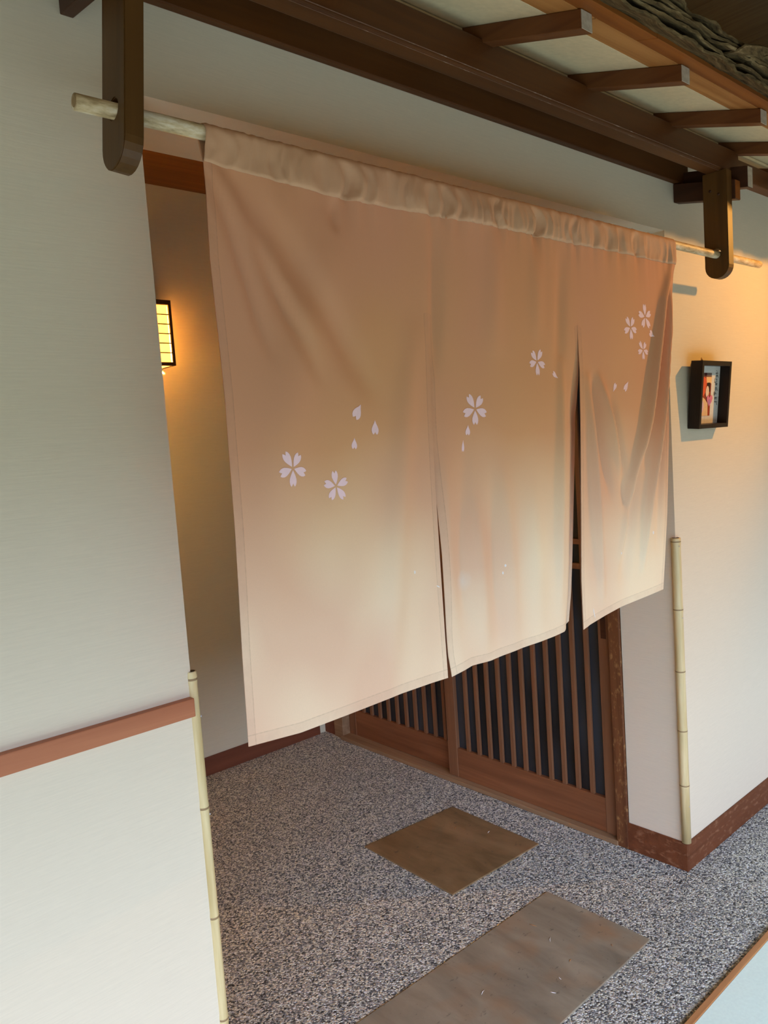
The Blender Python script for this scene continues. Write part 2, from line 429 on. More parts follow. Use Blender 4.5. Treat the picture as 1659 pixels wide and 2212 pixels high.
br = bamboo('bamboo_guard', 0.002, 0.0, 0.0155, 0.103, 1.159, (1.147, 0.918, 0.706, 0.5, 0.308), 'pale bamboo guard on the right wall corner, standing on the baseboard')
for rt_, spots in ((bl, [(-1.7575, 0.0035, 1.062), (-1.7575, 0.0035, 0.875)]), (br, [(-0.004, -0.0148, 1.132), (0.0, -0.0152, 0.89), (0.0, -0.0152, 0.235)])):
    for (x, y, z) in spots:
        MB().tube([(x, y, z), (x+0.001, y-0.0016, z+0.0004)], [0.0022, 0.0016], 8).build('nail', M['steel'], rt_, 0, True)

# ------------------------------------------------------------------ eave over the entrance
ev = root('eave', 'small wooden eave of dark beams, rafters and white boards above the curtain', 'eave')
SL = 0.31
ztop = lambda y: 2.327+SL*(y+0.405)
MB().box(-3.4, 0.135, -0.020, -0.001, 2.309, 2.43).build('wall_plate', M['beam'], ev, 0.003)
# front beam with a rounded nose at its right end
nose = [(-3.4, 2.296), (0.128, 2.296), (0.150, 2.302), (0.163, 2.318), (0.166, 2.336), (0.160, 2.372), (-3.4, 2.372)]
MB().prism(nose, 'y', -0.172, -0.125).build('front_beam', M['beam'], ev, 0.004)
MB().prism([(-0.1732, 2.3035), (-0.1660, 2.2952), (-0.1640, 2.2975), (-0.1705, 2.3050)], 'x', -3.39, 0.128).build('worn_lit_edge', M['beam_worn_lit'], bpy.data.objects['front_beam'])  # worn bevel, with its bright highlight put into the paler colour
MB().box(0.10, 3.2, -0.135, -0.095, 2.318, 2.378).build('far_beam', M['beam'], ev, 0.003)
RX = [-3.06, -2.66, -2.26, -1.86, -1.46, -1.062, -0.676, -0.262, 0.14, 0.54, 0.94, 1.34, 1.74, 2.14]
y_in, y_out = -0.001, -0.412
b = MB()
b.hexa([(0, y_out, ztop(y_out)-0.036), (0.036, y_out, ztop(y_out)-0.036), (0.036, y_in, ztop(y_in)-0.036), (0, y_in, ztop(y_in)-0.036),
        (0, y_out, ztop(y_out)), (0.036, y_out, ztop(y_out)), (0.036, y_in, ztop(y_in)), (0, y_in, ztop(y_in))])
rf = b.build('rafter', M['beam_y'], ev, 0.0015); rf.location.x = RX[0]
eg = MB().hexa([(0.001, y_out-0.0015, ztop(y_out)-0.035), (0.035, y_out-0.0015, ztop(y_out)-0.035), (0.035, y_out, ztop(y_out)-0.035), (0.001, y_out, ztop(y_out)-0.035),
        (0.001, y_out-0.0015, ztop(y_out)-0.001), (0.035, y_out-0.0015, ztop(y_out)-0.001), (0.035, y_out, ztop(y_out)-0.001), (0.001, y_out, ztop(y_out)-0.001)]).build('end_face', M['endgrain'], rf)
for x in RX[1:]:
    c = rf.copy(); COL.objects.link(c); c.parent = ev; c.location.x = x
    e = eg.copy(); COL.objects.link(e); e.parent = c
def sloped(name, mat, x0, x1, ya, yb_, off, th, bevel=0.001):
    b = MB()
    b.hexa([(x0, ya, ztop(ya)+off), (x1, ya, ztop(ya)+off), (x1, yb_, ztop(yb_)+off), (x0, yb_, ztop(yb_)+off),
            (x0, ya, ztop(ya)+off+th), (x1, ya, ztop(ya)+off+th), (x1, yb_, ztop(yb_)+off+th), (x0, yb_, ztop(yb_)+off+th)])
    return b.build(name, mat, ev, bevel)
for i in range(len(RX)-1):                       # one white board per bay
    sloped('soffit_board', M['panel_white'], RX[i]+0.019, RX[i+1]+0.017, -0.334, -0.001, 0.0005, 0.006)
    sloped('inner_batten', M['panel_white'], RX[i]+0.037, RX[i+1]-0.001, -0.120, -0.02, -0.010, 0.009)
PX = [-3.4, -2.3, -1.0, 0.2, 1.3, 3.2]
for i in range(len(PX)-1):
    sloped('eave_plank', M['plank'], PX[i], PX[i+1]-0.002, -0.405, -0.3345, 0.0005, 0.008)
    sloped('edge_plank', M['plank_dark'], PX[i]+0.15, PX[i+1]+0.148, -0.452, -0.4055, 0.0012, 0.011)
# frayed cedar bark along the rim
b = MB()
nx = 420
for lay in range(5):
    y_a = -0.43-0.006*lay
    vs = []; 
    for i in range(nx+1):
        x = -3.3+6.4*i/nx
        j = noise.noise((x*9, lay*3.7, 0))*0.016+noise.noise((x*34, lay*5.1, 2))*0.007
        jz = noise.noise((x*11, lay*2.3, 5))*0.010+noise.noise((x*41, lay, 9))*0.005
        yo = -0.502-0.007*lay+j
        z0 = ztop(yo)+0.002+0.010*lay+jz-0.004
        vs += [(x, y_a, ztop(y_a)+0.014+0.009*lay), (x, yo*0.45+y_a*0.55, ztop(yo*0.45+y_a*0.55)+0.010+0.009*lay+jz*0.5), (x, yo, z0), (x, yo-0.004, z0+0.004), (x, yo+0.01, z0+0.013)]
    fs = []
    for i in range(nx):
        for q in range(4):
            fs.append((i*5+q, i*5+q+1, (i+1)*5+q+1, (i+1)*5+q))
    b.add(vs, fs)
bk = b.build('cedar_bark', M['bark'], ev)
bk['kind'] = 'stuff'
# loose curling bark flap near the right end
b = MB(); vs = []
for i in range(15):
    t = i/14; x = -0.66+0.34*t
    lift = 0.028*math.sin(math.pi*t)
    for q, (dy, dz) in enumerate(((0.02, 0.0), (-0.012, 0.004), (-0.03, 0.014))):
        y = -0.515+dy-0.004*math.sin(9*t); vs.append((x, y, ztop(y)+0.02+dz+lift*(q+1)/3))
b.add(vs, [(i*3+q, i*3+q+1, (i+1)*3+q+1, (i+1)*3+q) for i in range(14) for q in range(2)])
o = b.build('bark_flap', M['bark'], ev); s = o.modifiers.new('thick', 'SOLIDIFY'); s.thickness = 0.004

# brackets that carry the eave
def bracket(x0, x1, y1, zb, zt_, drop, name='bracket'):
    o = MB().hexa([(x0, y1, zb-drop), (x1, y1, zb-drop), (x1, -0.001, zb), (x0, -0.001, zb), (x0, y1, zt_-drop), (x1, y1, zt_-drop), (x1, -0.001, zt_), (x0, -0.001, zt_)]).build(name, M['bracket'], ev, 0.002)
    MB().box(x0+0.001, x1-0.001, y1-0.001, y1+0.002, zb-drop+0.002, zt_-drop-0.002).build('end_face', M['endgrain'] if y1 < -0.21 else M['plank_dark'], o)
bracket(0.0665, 0.100, -0.200, 2.250, 2.309, 0.042)
bracket(0.101, 0.134, -0.224, 2.286, 2.350, 0.044)
bracket(-1.890, -1.8685, -0.190, 2.246, 2.309, 0.026)

# ------------------------------------------------------------------ hanger arms for the rod
RY, RZ = -0.151, 2.046
def hanger(x0, x1, ya, yb_, zt_, zbot, tilt, label):
    r = tag(empty('hanger_arm'), label, 'hanger', 'wooden arms that carry the bamboo rod')
    w = yb_-ya; cy = (ya+yb_)/2; rr = w/2
    n = 12
    outer = [(ya, zt_), (ya, zbot+rr)]+[(cy-rr*math.cos(math.pi*i/n), zbot+rr-rr*math.sin(math.pi*i/n)) for i in range(1, n)]+[(yb_, zbot+rr), (yb_, zt_)]
    # board with a round hole: outer and hole rings bridged in a bmesh
    bm = bmesh.new(); H = 18; hr = 0.0155
    ov = [bm.verts.new((0, y, z)) for y, z in outer]; hv = [bm.verts.new((0, RY+hr*math.cos(2*math.pi*i/H), RZ+0.004+hr*math.sin(2*math.pi*i/H))) for i in range(H)]
    es = [bm.edges.new((a, b)) for L in (ov, hv) for a, b in zip(L, L[1:]+L[:1])]
    fc = [f for f in bmesh.ops.triangle_fill(bm, use_beauty=True, edges=es)['geom'] if isinstance(f, bmesh.types.BMFace)]
    cut = [f for f in bm.faces if (f.calc_center_median()-Vector((0, RY, RZ+0.004))).length < hr*0.8 and all(v in hv for v in f.verts)]
    if cut: bmesh.ops.delete(bm, geom=cut, context='FACES')
    ex = bmesh.ops.extrude_face_region(bm, geom=list(bm.faces))
    bmesh.ops.translate(bm, vec=(x1-x0, 0, 0), verts=[v for v in ex['geom'] if isinstance(v, bmesh.types.BMVert)])
    bmesh.ops.recalc_face_normals(bm, faces=bm.faces)
    sharp = [e for e in bm.edges if len(e.link_faces) == 2 and e.calc_face_angle(0) > 1.2]
    bmesh.ops.bevel(bm, geom=sharp, offset=0.0015, segments=2, affect='EDGES')
    me = bpy.data.meshes.new('arm'); bm.to_mesh(me); bm.free(); me.materials.append(M['hanger'])
    o = bpy.data.objects.new('arm', me); COL.objects.link(o); o.parent = r
    o.location = (0, 0, -RZ); r.location = (x0, 0, RZ); r.rotation_euler = (0, tilt, 0)
    for (y, z) in ((cy-0.012, zt_-0.07), (cy+0.014, zt_-0.055)):
        s = MB().tube([(-0.0012, y, z-RZ), (0.001, y, z-RZ)], 0.004, 10).build('screw_head', M['bracket'], r, 0, True)
    return r
hanger(0.031, 0.066, -0.190, -0.115, 2.296, 1.975, 0.0, 'wooden hanger arm with rounded end at the far right of the rod')
hanger(-1.885, -1.855, -0.189, -0.108, 2.300, 1.963, 0.098, 'wooden hanger arm with rounded end at the near left of the rod')

# bamboo rod
rod = root('bamboo_rod', 'weathered pale bamboo rod threaded through the top of the curtain', 'rod')
b = MB(); xs = []; rs = []
nd = [-1.60, -1.15, -0.70, -0.25, 0.085]
for x in sorted([-1.942, 0.345]+[n_+d for n_ in nd for d in (-0.006, -0.001, 0.001, 0.006)]):
    k_ = min(abs(x-n_) for n_ in nd); xs.append(x); rs.append(0.0118 if k_ > 0.004 else 0.0128)
zr = lambda x: RZ+0.001+0.005*max(0, x)
b.tube([(x, RY, zr(x)) for x in xs], rs, 20)
b.build('culm', M['rod'], rod, 0, True)
MB().tube([(-1.9425, RY, RZ+0.001), (-1.9405, RY, RZ+0.001)], 0.0075, 16).build('hollow', M['node'], rod)

# ------------------------------------------------------------------ noren curtain
Y0 = -0.1645
seam_p = [(-1.75, 2.000), (-1.587, 1.988), (-1.492, 1.984), (-1.396, 1.985), (-1.225, 1.986), (-0.963, 1.988), (-0.723, 1.988), (-0.257, 1.988)]
P1L = [(-1.750, 2.0), (-1.755, 1.846), (-1.750, 1.634), (-1.753, 1.404), (-1.758, 1.215), (-1.761, 1.048)]
P1R = [(-1.24, 1.987), (-1.262, 1.84), (-1.267, 1.778), (-1.269, 1.705), (-1.273, 1.579), (-1.2755, 1.436), (-1.2765, 1.297), (-1.275, 1.156), (-1.274, 1.040)]
P2L = [(-1.24, 1.987), (-1.262, 1.84), (-1.267, 1.778), (-1.270, 1.705), (-1.2725, 1.579), (-1.2715, 1.452), (-1.268, 1.339), (-1.2655, 1.226), (-1.2625, 1.083), (-1.2555, 1.040)]
P2R = [(-0.737, 1.988), (-0.748, 1.84), (-0.751, 1.795), (-0.747, 1.682), (-0.744, 1.541), (-0.759, 1.418), (-0.786, 1.214), (-0.799, 1.134), (-0.816, 1.060)]
P3L = [(-0.737, 1.988), (-0.748, 1.84), (-0.751, 1.795), (-0.754, 1.682), (-0.768, 1.541), (-0.784, 1.334), (-0.798, 1.167), (-0.800, 1.047)]
P3R = [(-0.257, 1.988), (-0.277, 1.897), (-0.296, 1.792), (-0.307, 1.712), (-0.326, 1.524), (-0.358, 1.287), (-0.397, 1.072)]
PB = [[(-1.761, 1.048), (-1.656, 1.040), (-1.541, 1.042), (-1.413, 1.044), (-1.274, 1.040)],
      [(-1.260, 1.036), (-1.235, 1.040), (-1.197, 1.046), (-1.136, 1.043), (-1.036, 1.048), (-0.915, 1.050), (-0.838, 1.055), (-0.816, 1.064)],
      [(-0.800, 1.043), (-0.775, 1.045), (-0.687, 1.056), (-0.607, 1.064), (-0.479, 1.069), (-0.397, 1.073)]]
def at_z(pl_, z):
    a = sorted((q[1], q[0]) for q in pl_); return np.interp(z, [q[0] for q in a], [q[1] for q in a])
def at_x(pl_, x):
    return np.interp(x, [q[0] for q in pl_], [q[1] for q in pl_])
# folds: (polyline of (x,z), half width, depth; positive = towards the viewer)
FOLD = [([(-1.74, 2.02), (-1.707, 1.985), (-1.666, 1.90), (-1.63, 1.81), (-1.56, 1.66)], 0.018, -0.009),
        ([(-1.745, 1.99), (-1.715, 1.91), (-1.69, 1.82), (-1.66, 1.70)], 0.012, -0.007),
        ([(-1.70, 2.0), (-1.62, 1.90), (-1.51, 1.75), (-1.42, 1.62)], 0.030, -0.009),
        ([(-1.72, 1.99), (-1.65, 1.87), (-1.58, 1.74)], 0.016, 0.007),
        ([(-1.50, 1.90), (-1.62, 1.64), (-1.68, 1.44), (-1.70, 1.25)], 0.05, 0.008),
        ([(-1.31, 1.74), (-1.345, 1.6), (-1.38, 1.43), (-1.41, 1.25), (-1.44, 1.08)], 0.030, 0.010),
        ([(-1.49, 1.98), (-1.496, 1.95), (-1.49, 1.92)], 0.010, -0.005),
        ([(-1.232, 1.98), (-1.240, 1.83), (-1.255, 1.68)], 0.016, -0.008),
        ([(-1.245, 1.50), (-1.252, 1.30), (-1.245, 1.15)], 0.018, 0.008),
        ([(-1.18, 1.52), (-1.20, 1.3), (-1.21, 1.1)], 0.02, -0.006),
        ([(-1.157, 1.40), (-1.152, 1.2), (-1.149, 1.06)], 0.020, 0.008),
        ([(-1.062, 1.45), (-1.056, 1.25), (-1.053, 1.06)], 0.022, 0.007),
        ([(-1.10, 1.45), (-1.103, 1.06)], 0.018, -0.005),
        ([(-0.96, 1.40), (-0.97, 1.06)], 0.03, 0.007),
        ([(-0.825, 1.70), (-0.845, 1.5), (-0.868, 1.3), (-0.885, 1.1)], 0.014, 0.009),
        ([(-0.80, 1.97), (-0.82, 1.8), (-0.84, 1.65)], 0.02, -0.006),
        ([(-0.90, 1.97), (-0.92, 1.75)], 0.025, 0.005),
        ([(-1.05, 1.98), (-1.08, 1.7)], 0.03, 0.005),
        ([(-0.27, 1.99), (-0.337, 1.88), (-0.403, 1.71), (-0.459, 1.55), (-0.54, 1.39), (-0.60, 1.2)], 0.014, 0.018),
        ([(-0.285, 1.94), (-0.312, 1.807), (-0.379, 1.573), (-0.458, 1.345), (-0.504, 1.15)], 0.011, 0.018),
        ([(-0.275, 1.97), (-0.33, 1.82), (-0.39, 1.63), (-0.47, 1.43)], 0.010, -0.010),
        ([(-0.31, 1.75), (-0.37, 1.45), (-0.42, 1.2)], 0.014, -0.010),
        ([(-0.722, 1.66), (-0.716, 1.55), (-0.706, 1.37), (-0.700, 1.1)], 0.015, 0.012),
        ([(-0.690, 1.66), (-0.665, 1.50), (-0.64, 1.36)], 0.015, -0.012),
        ([(-0.67, 1.66), (-0.63, 1.56), (-0.57, 1.38)], 0.015, 0.013),
        ([(-0.62, 1.60), (-0.58, 1.44), (-0.565, 1.30)], 0.016, -0.012),
        ([(-0.50, 1.45), (-0.56, 1.25), (-0.60, 1.12)], 0.022, -0.012)]
def gather(x, a=0.0):
    # small puckers where the sleeve is stitched
    f = lambda v: np.array([noise.noise((q*27, 1.3, 4)) for q in v.reshape(-1)]).reshape(v.shape)
    h = lambda v: np.array([noise.noise((q*70, 5.3, 2)) for q in v.reshape(-1)]).reshape(v.shape)
    amp = 0.35+0.65*np.exp(-((x+1.05)/0.42)**2)
    return amp*(0.011*(np.abs(f(x))*2-0.6)+0.0045*(np.abs(h(x))*2-0.5))
GX = np.linspace(-1.80, -0.20, 1601)
_gather = gather
GT = _gather(GX)
def gather(x): return np.interp(x, GX, GT)
def fold(x, z):
    y = np.zeros_like(x)
    for pts, w, amp in FOLD:
        P = np.array(pts); seg = np.hypot(*(P[1:]-P[:-1]).T); cum = np.concatenate([[0], np.cumsum(seg)]); T = cum[-1]
        best = np.full(x.shape, 9.0); tb = np.zeros_like(x)
        for i in range(len(P)-1):
            d = P[i+1]-P[i]; t = np.clip(((x-P[i][0])*d[0]+(z-P[i][1])*d[1])/(d@d), 0, 1)
            q = np.hypot(x-P[i][0]-t*d[0], z-P[i][1]-t*d[1])
            u = q < best; best = np.where(u, q, best); tb = np.where(u, (cum[i]+t*seg[i])/T, tb)
        y -= 1.35*amp*np.exp(-(best/w)**2)*np.sin(np.pi*np.clip(tb*0.94+0.04, 0, 1))**0.6
    y += gather(x)*np.exp(-np.clip(1.990-z, 0, 1)/0.035)
    y += 0.004*np.sin(5.2*x+1.7)*np.clip((1.99-z)/0.5, 0, 1)+0.003*np.sin(11*x+2.1*z)
    return y
def edge_off(p, s, z):
    lo = np.clip((1.80-z)/0.25, 0, 1)
    if p == 0: return -0.002*np.clip((s-0.9)/0.1, 0, 1)*lo
    if p == 1: return lo*(0.004*np.clip((0.08-s)/0.08, 0, 1)+0.026*np.clip((s-0.87)/0.10, 0, 1)**1.3*np.clip((1.76-z)/0.18, 0, 1))
    return lo*(-0.006*np.clip((0.10-s)/0.10, 0, 1))
panels = [(P1L, P1R), (P2L, P2R), (P3L, P3R)]
def cloth_y(p, s, x, z):
    top = np.clip((1.995-z)/0.02, 0, 1)
    return Y0+fold(x, z)+edge_off(p, s, z)

nr = root('noren_curtain', 'beige rose split curtain with pale cherry blossoms hanging from the bamboo rod', 'curtain')
pan = []
for p in range(3):
    Ls, Rs = panels[p]; ns, nt = 72, 130
    s = np.linspace(0, 1, ns+1)[None, :].repeat(nt+1, 0); t = np.linspace(0, 1, nt+1)[:, None].repeat(ns+1, 1)
    zb_l, zb_r = PB[p][0], PB[p][-1]
    xb = PB[p][0][0]+s*(PB[p][-1][0]-PB[p][0][0]); zb = at_x(PB[p], xb)
    x_top = Ls[0][0]+s*(Rs[0][0]-Ls[0][0]); zt = at_x(seam_p, x_top)
    z = zb+(zt-zb)*t
    xl = at_z(Ls, z); xr = at_z(Rs, z); x = xl+(xr-xl)*s
    y = cloth_y(p, s, x, z)
    vs = np.stack([x, y, z], -1).reshape(-1, 3)
    b = MB(); w = ns+1
    b.add(vs.tolist(), [(j*w+i, j*w+i+1, (j+1)*w+i+1, (j+1)*w+i) for j in range(nt) for i in range(ns)])
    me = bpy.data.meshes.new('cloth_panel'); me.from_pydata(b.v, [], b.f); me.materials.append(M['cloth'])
    inner = np.clip((z-1.79)/0.03, 0, 1)*0.2                       # no hem above the slits
    dl = (x-xl)+(inner if p > 0 else 0); dr = (xr-x)+(inner if p < 2 else 0)
    for nm, arr in (('dl', dl), ('dr', dr), ('db', z-zb)):
        me.attributes.new(nm, 'FLOAT', 'POINT').data.foreach_set('value', arr.reshape(-1).astype(np.float32))
    for q in me.polygons: q.use_smooth = True
    o = bpy.data.objects.new('cloth_panel', me); COL.objects.link(o); o.parent = nr
    sm = o.modifiers.new('cloth_thickness', 'SOLIDIFY'); sm.thickness = 0.0012; sm.offset = 0; sm.use_rim = False
    pan.append(o)
pan[0]['label'] = 'left curtain panel with two blossoms and three loose petals'
pan[1]['label'] = 'middle curtain panel with two blossoms'
pan[2]['label'] = 'right curtain panel with three small blossoms'
# sleeve round the rod, gathered
nxs = 460; prof = []
rc = 0.0150
for a in np.linspace(0, 1, 9): prof.append(('f', a))
for a in np.linspace(0.1, 0.9, 9): prof.append(('t', a))
for a in np.linspace(0, 1, 7): prof.append(('b', a))
vs = []
for i in range(nxs+1):
    u = i/nxs
    xbm = -1.750+u*(-0.257+1.750); zs_ = float(at_x(seam_p, xbm))
    ysm = Y0+float(fold(np.array([xbm]), np.array([zs_]))[0])
    for kind, a in prof:
        xt = -1.742+u*(-0.251+1.742)
        zt_ = RZ-0.001+0.002*noise.noise((xt*3, 0, 1))
        g = noise.noise((xt*38, 0, 3))*0.0026+noise.noise((xt*95, 0, 6))*0.0012
        if kind == 'f':
            sl_ = 0.016*math.sin(xt*23)*math.sin(math.pi*a)          # creases lean one way and the other
            x = xbm+(xt-xbm)*a; z = zs_-0.003+(zt_-zs_+0.003)*a
            mid = float(gather(np.array([x+sl_]))[0])*1.25*math.sin(math.pi*min(1, a*0.75+0.18))
            y = (ysm-0.0015)*(1-a)+(RY-rc)*a+(mid if a > 0.01 else 0)+g*0.5*a+0.0015*noise.noise((xt*16, a*3, 8))*math.sin(math.pi*a)
        elif kind == 't':
            th = math.pi*a; x = xt; rr = rc+0.5*g+0.0012*noise.noise((xt*150, a, 2))
            y = RY-rr*math.cos(th); z = zt_+rr*math.sin(th)
        else:
            x = xt+(xbm-xt)*a; z = zt_+(zs_-0.003-zt_)*a
            y = RY+rc+(Y0+0.004-RY-rc)*a+g*0.4
        vs.append((x, y, z))
npf = len(prof)
b = MB(); b.add(vs, [(i*npf+q, i*npf+q+1, (i+1)*npf+q+1, (i+1)*npf+q) for i in range(nxs) for q in range(npf-1)])
sl = b.build('sleeve', M['sleeve'], nr, 0, True); sl['label'] = 'paler gathered sleeve along the top of the curtain'
sm = sl.modifiers.new('cloth_thickness', 'SOLIDIFY'); sm.thickness = 0.001; sm.offset = 0

def on_cloth(p, x, z, lift=0.0011):
    xl = at_z(panels[p][0], z); xr = at_z(panels[p][1], z); s = (x-xl)/(xr-xl)
    X, Z, Sx = np.array([x]), np.array([z]), np.array([s])
    e = 1e-3
    return float(cloth_y(p, Sx, X, Z)[0])-lift
def petal_outline(L, wid, gap):
    # along +r; notched tip
    pts = []
    for r, w in ((gap, 0.0), (0.22, 0.30), (0.40, 0.68), (0.58, 0.95), (0.74, 1.0), (0.88, 0.86), (1.0, 0.52)):
        pts.append((r*L, w*wid))
    return pts+[(0.92*L, 0.22*wid), (0.82*L, 0.0)]+[(0.92*L, -0.22*wid)]+[(r, -w) for r, w in reversed(pts[1:])]
def put_petals(name, p, plist, sub=None):
    # plist: (origin x, z, angle deg, length, half width, gap)
    b = MB()
    for (cx, cz, ang, L, wid, gap) in plist:
        ol = petal_outline(L, wid, gap); a = math.radians(ang)
        ctr = (0.58*L, 0)
        loc = [ctr]+ol
        vs = []
        for r, w in loc:
            x = cx+r*math.cos(a)-w*math.sin(a); z = cz+r*math.sin(a)+w*math.cos(a)
            vs.append((x, on_cloth(p, x, z), z))
        n = len(ol)
        b.add(vs, [(0, 1+i, 1+(i+1) % n) for i in range(n)])
    o = b.build(name, M['print'], pan[p])
    return o
random.seed(3)
for p, cx, cz, R, a0 in [(0, -1.636, 1.504, 0.0315, -90), (0, -1.538, 1.465, 0.0285, 90), (1, -1.143, 1.596, 0.036, -94), (1, -0.923, 1.700, 0.0305, -90),
                         (2, -0.516, 1.796, 0.0315, -88), (2, -0.438, 1.828, 0.0335, 92), (2, -0.457, 1.739, 0.0265, -90)]:
    put_petals('blossom_print', p, [(cx, cz, a0+72*i+random.uniform(-4, 4), R*random.uniform(0.93, 1.06), R*0.255, 0.10) for i in range(5)])
# loose petals: pointed end -> notched end
for p, A, Bq, wf in [(0, (-1.462, 1.611), (-1.479, 1.588), 0.36), (0, (-1.429, 1.581), (-1.431, 1.556), 0.36), (0, (-1.485, 1.550), (-1.487, 1.531), 0.36),
                     (1, (-1.167, 1.563), (-1.169, 1.543), 0.34), (1, (-1.182, 1.532), (-1.183, 1.509), 0.16), (1, (-0.842, 1.662), (-0.860, 1.675), 0.28),
                     (2, (-0.397, 1.777), (-0.416, 1.788), 0.42), (2, (-0.610, 1.628), (-0.597, 1.648), 0.26), (2, (-0.538, 1.655), (-0.557, 1.633), 0.26)]:
    L = math.hypot(Bq[0]-A[0], Bq[1]-A[1])
    put_petals('petal_print', p, [(A[0], A[1], math.degrees(math.atan2(Bq[1]-A[1], Bq[0]-A[0])), L*1.1, L*wf, 0.0)])
# white splashes
def splash(p, cx, cz, rx, rz, rot=0, mat='paint'):
    b = MB(); n = 12; vs = []
    for i in range(-1, n):
        k_ = 0 if i < 0 else 1+0.25*math.sin(3.1*i)
        a = 2*math.pi*i/n; u, w = k_*rx*math.cos(a), k_*rz*math.sin(a)
        x = cx+u*math.cos(rot)-w*math.sin(rot); z = cz+u*math.sin(rot)+w*math.cos(rot)
        vs.append((x, on_cloth(p, x, z, 0.0012), z))
    b.add(vs, [(0, 1+i, 1+(i+1) % n) for i in range(n)])
    b.build('white_splash', M[mat], pan[p])
splash(0, -1.35, 1.276, 0.0022, 0.0036); splash(0, -1.286, 1.236, 0.005, 0.0012, -0.5)
splash(1, -1.076, 1.247, 0.0022, 0.0032); splash(1, -1.082, 1.231, 0.0015, 0.0035)
splash(2, -0.441, 1.240, 0.0035, 0.0045); splash(2, -0.605, 1.206, 0.002, 0.003); splash(2, -0.741, 1.072, 0.0016, 0.014, 0.25)

# ------------------------------------------------------------------ paper lantern on the back wall
LX0, LX1, LY, LZ0, LZ1 = -0.965, -0.748, 1.927, 1.946, 2.226
ln = root('wall_lantern', 'lit paper lantern in dark lattice frame on the recess back wall', 'lamp')
fw_ = 0.013
for x in (LX0, LX1-fw_):
    B('frame_post', M['lamp_wood'], x, x+fw_, LY, LY+0.016, LZ0, LZ1, ln, 0.001)
    B('frame_post', M['lamp_wood'], x, x+fw_, DO-0.014, DO-0.001, LZ0, LZ1, ln, 0.001)
for z in (LZ0, LZ1-0.015):
    B('frame_rail', M['lamp_wood'], LX0+fw_, LX1-fw_, LY, LY+0.014, z, z+0.015, ln, 0.001)
    for x in (LX0, LX1-fw_):
        B('frame_rail', M['lamp_wood'], x, x+fw_, LY+0.016, DO-0.014, z, z+0.012, ln, 0.001)
for i in range(1, 6):
    z = LZ0+0.015+(LZ1-LZ0-0.030)*i/6
    B('lattice_bar', M['lamp_wood'], LX0+fw_, LX1-fw_, LY+0.003, LY+0.009, z-0.0022, z+0.0022, ln, 0)
B('lattice_bar', M['lamp_wood'], (LX0+LX1)/2-0.002, (LX0+LX1)/2+0.002, LY+0.003, LY+0.009, LZ0+0.015, LZ1-0.015, ln, 0)
for nm, a in (('paper_front', (LX0+0.004, LX1-0.016, LY+0.0105, LY+0.0115, LZ0+0.004, LZ1-0.004)),
              ('paper_bottom', (LX0+0.004, LX1-0.006, LY+0.013, DO-0.015, LZ0+0.003, LZ0+0.004)),
              ('paper_side', (LX0+0.004, LX0+0.005, LY+0.012, DO-0.002, LZ0+0.004, LZ1-0.004)),
              ('paper_side', (LX1-0.005, LX1-0.004, LY+0.012, DO-0.002, LZ0+0.004, LZ1-0.004))):
    B(nm, M['paper'], *a, ln, 0)
B('top_board', M['lamp_wood'], LX0, LX1, LY, DO-0.001, LZ1, LZ1+0.006, ln, 0.001)
B('mounting_bar', M['lamp_wood'], LX0+0.09, LX1-0.09, LY+0.02, DO-0.001, LZ0-0.012, LZ0-0.002, ln, 0.001)
pl_ = point('lantern_bulb', ((LX0+LX1)/2, LY+0.068, LZ0+0.075), 600.0, (1.0, 0.50, 0.12), 0.018)
pl_.parent = ln

# ------------------------------------------------------------------ shadow-box picture on the right wall
pic = root('picture_frame', 'small black box frame with colourful picture on the right wall', 'picture')
FW, FH, FD = 0.214, 0.225, 0.040
def L(name, mat, x0, x1, y0, y1, z0, z1, parent=None, bevel=0.0006):   # local: x right, y into the wall, z up
    return B(name, mat, x0, x1, y0, y1, z0, z1, parent or pic, bevel)
t_ = 0.013
L('side_board', M['black_wood'], 0, t_, 0, FD, 0, FH); L('side_board', M['black_wood'], FW-t_, FW, 0, FD, 0, FH)
L('top_board', M['black_wood'], t_, FW-t_, 0, FD, FH-0.016, FH); L('bottom_board', M['black_wood'], t_, FW-t_, 0, FD, 0, 0.014)
L('back_board', M['black_wood'], t_, FW-t_, FD-0.004, FD, 0.014, FH-0.016)
flat = lambda name, c: plain(name, srgb(*c), 0.7, 0.2, 0.06, 90)
mat_p = L('paper_mount', flat('mount_paper', (214, 208, 196)), t_, FW-t_, FD-0.006, FD-0.004, 0.014, FH-0.016)
yl = [FD-0.006]
def patch(name, c, pts, parent=mat_p):
    yl[0] -= 0.0002
    n = len(pts); cx = sum(q[0] for q in pts)/n; cz = sum(q[1] for q in pts)/n
    b = MB(); b.add([(cx, yl[0], cz)]+[(x, yl[0], z) for x, z in pts], [(0, 1+i, 1+(i+1) % n) for i in range(n)])
    return b.build(name, flat('picture_ink', c), parent)
def ell(cx, cz, rx, rz, n=16): return [(cx+rx*math.cos(2*math.pi*i/n), cz+rz*math.sin(2*math.pi*i/n)) for i in range(n)]
PX0, PX1, PZ0, PZ1 = 0.022, 0.140, 0.040, 0.186
patch('photo_print', (150, 62, 36), [(PX0, PZ0), (PX1, PZ0), (PX1, PZ1), (PX0, PZ1)])
patch('photo_patch', (120, 96, 84), [(PX0, PZ1-0.013), (PX1, PZ1-0.013), (PX1, PZ1), (PX0, PZ1)])
patch('photo_patch', (70, 20, 20), [(0.085, PZ1-0.012), (0.104, PZ1-0.012), (0.104, PZ1), (0.085, PZ1)])
patch('photo_patch', (216, 92, 52), [(0.03, 0.10), (0.055, 0.085), (0.10, 0.12), (0.108, 0.165), (0.085, 0.172), (0.045, 0.168), (0.025, 0.15)])
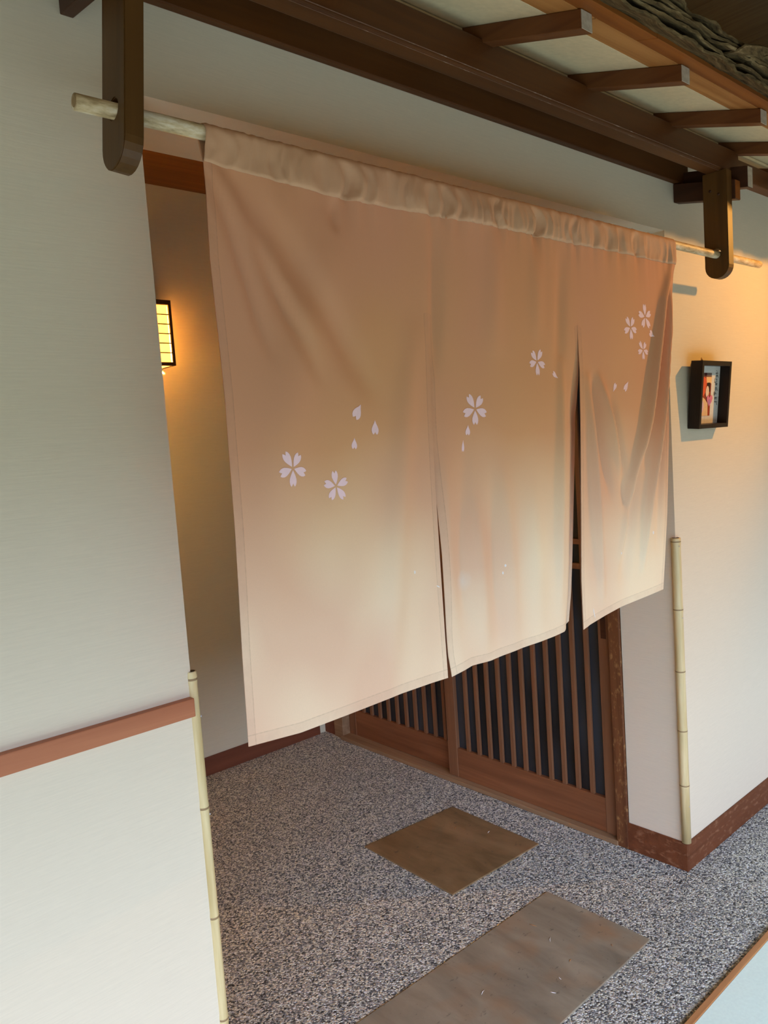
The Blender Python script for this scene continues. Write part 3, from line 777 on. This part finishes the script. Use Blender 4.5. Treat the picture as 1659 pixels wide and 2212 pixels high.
patch('photo_patch', (236, 190, 130), [(0.106, 0.152), (PX1, 0.150), (PX1, 0.172), (0.100, 0.172)])
patch('photo_patch', (44, 26, 18), [(0.110, 0.122), (0.132, 0.122), (0.132, 0.153), (0.110, 0.153)])
patch('photo_patch', (226, 196, 168), ell(0.112, 0.122, 0.012, 0.020))
patch('photo_patch', (222, 180, 130), [(0.050, 0.040), (0.122, 0.040), (0.118, 0.082), (0.095, 0.098), (0.062, 0.110), (0.050, 0.09)])
patch('photo_patch', (216, 178, 184), ell(0.064, 0.072, 0.026, 0.026))
patch('photo_patch', (178, 140, 164), ell(0.058, 0.056, 0.022, 0.014))
heart = [(0.128, 0.072), (0.146, 0.088), (0.152, 0.100), (0.146, 0.110), (0.136, 0.110), (0.128, 0.102), (0.120, 0.110), (0.110, 0.108), (0.108, 0.098), (0.114, 0.086)]
patch('photo_patch', (212, 120, 140), heart)
patch('photo_patch', (176, 120, 160), ell(0.128, 0.088, 0.010, 0.009))
# column of brushed characters down the right margin
random.seed(11)
bq = MB(); yq = FD-0.0068
z = 0.196
for cidx, (ch, cw) in enumerate([(0.013, 0.016), (0.012, 0.018), (0.015, 0.020), (0.012, 0.016), (0.014, 0.022), (0.017, 0.024), (0.013, 0.018), (0.015, 0.022)]):
    cx = 0.176+0.004*math.sin(cidx*2.1)
    for (sx, sz, ex, ez, wd) in random.sample([(-.5, .32, .5, .38, .0016), (-.4, 0, .45, .05, .0013), (-.05, .5, -.1, -.5, .0017), (.1, -.05, .5, -.45, .0015), (-.15, -.1, -.5, -.4, .0012), (-.4, .45, -.3, -.4, .0014), (.35, .4, .3, -.35, .0015), (-.45, -.4, .45, -.38, .0015), (-.2, .45, .25, .1, .0013)], 4):
        jx = random.uniform(-.12, .12)
        a = Vector((cx+(sx+jx)*cw, 0, z-ch/2+sz*ch)); c = Vector((cx+(ex+jx)*cw, 0, z-ch/2+ez*ch)); d = (c-a).normalized(); n_ = Vector((-d.z, 0, d.x))*wd*0.8
        bq.add([(q.x, yq, q.z) for q in (a+n_, c+n_*0.5, c-n_*0.5, a-n_)], [(0, 1, 2, 3)])
    z -= ch+0.0015
bq.build('brush_writing', flat('black_ink', (26, 24, 24)), mat_p)
hk = MB(); hk.tube([(0.062, FD-0.004, FH), (0.066, FD-0.002, FH+0.010), (0.072, FD-0.004, FH)], 0.0022, 8); hk.build('hook', M['brass'], pic, 0, True)
pic.location = (0.108, -0.0405, 1.5125)
pic.rotation_euler = (math.radians(5.4), 0, 0)
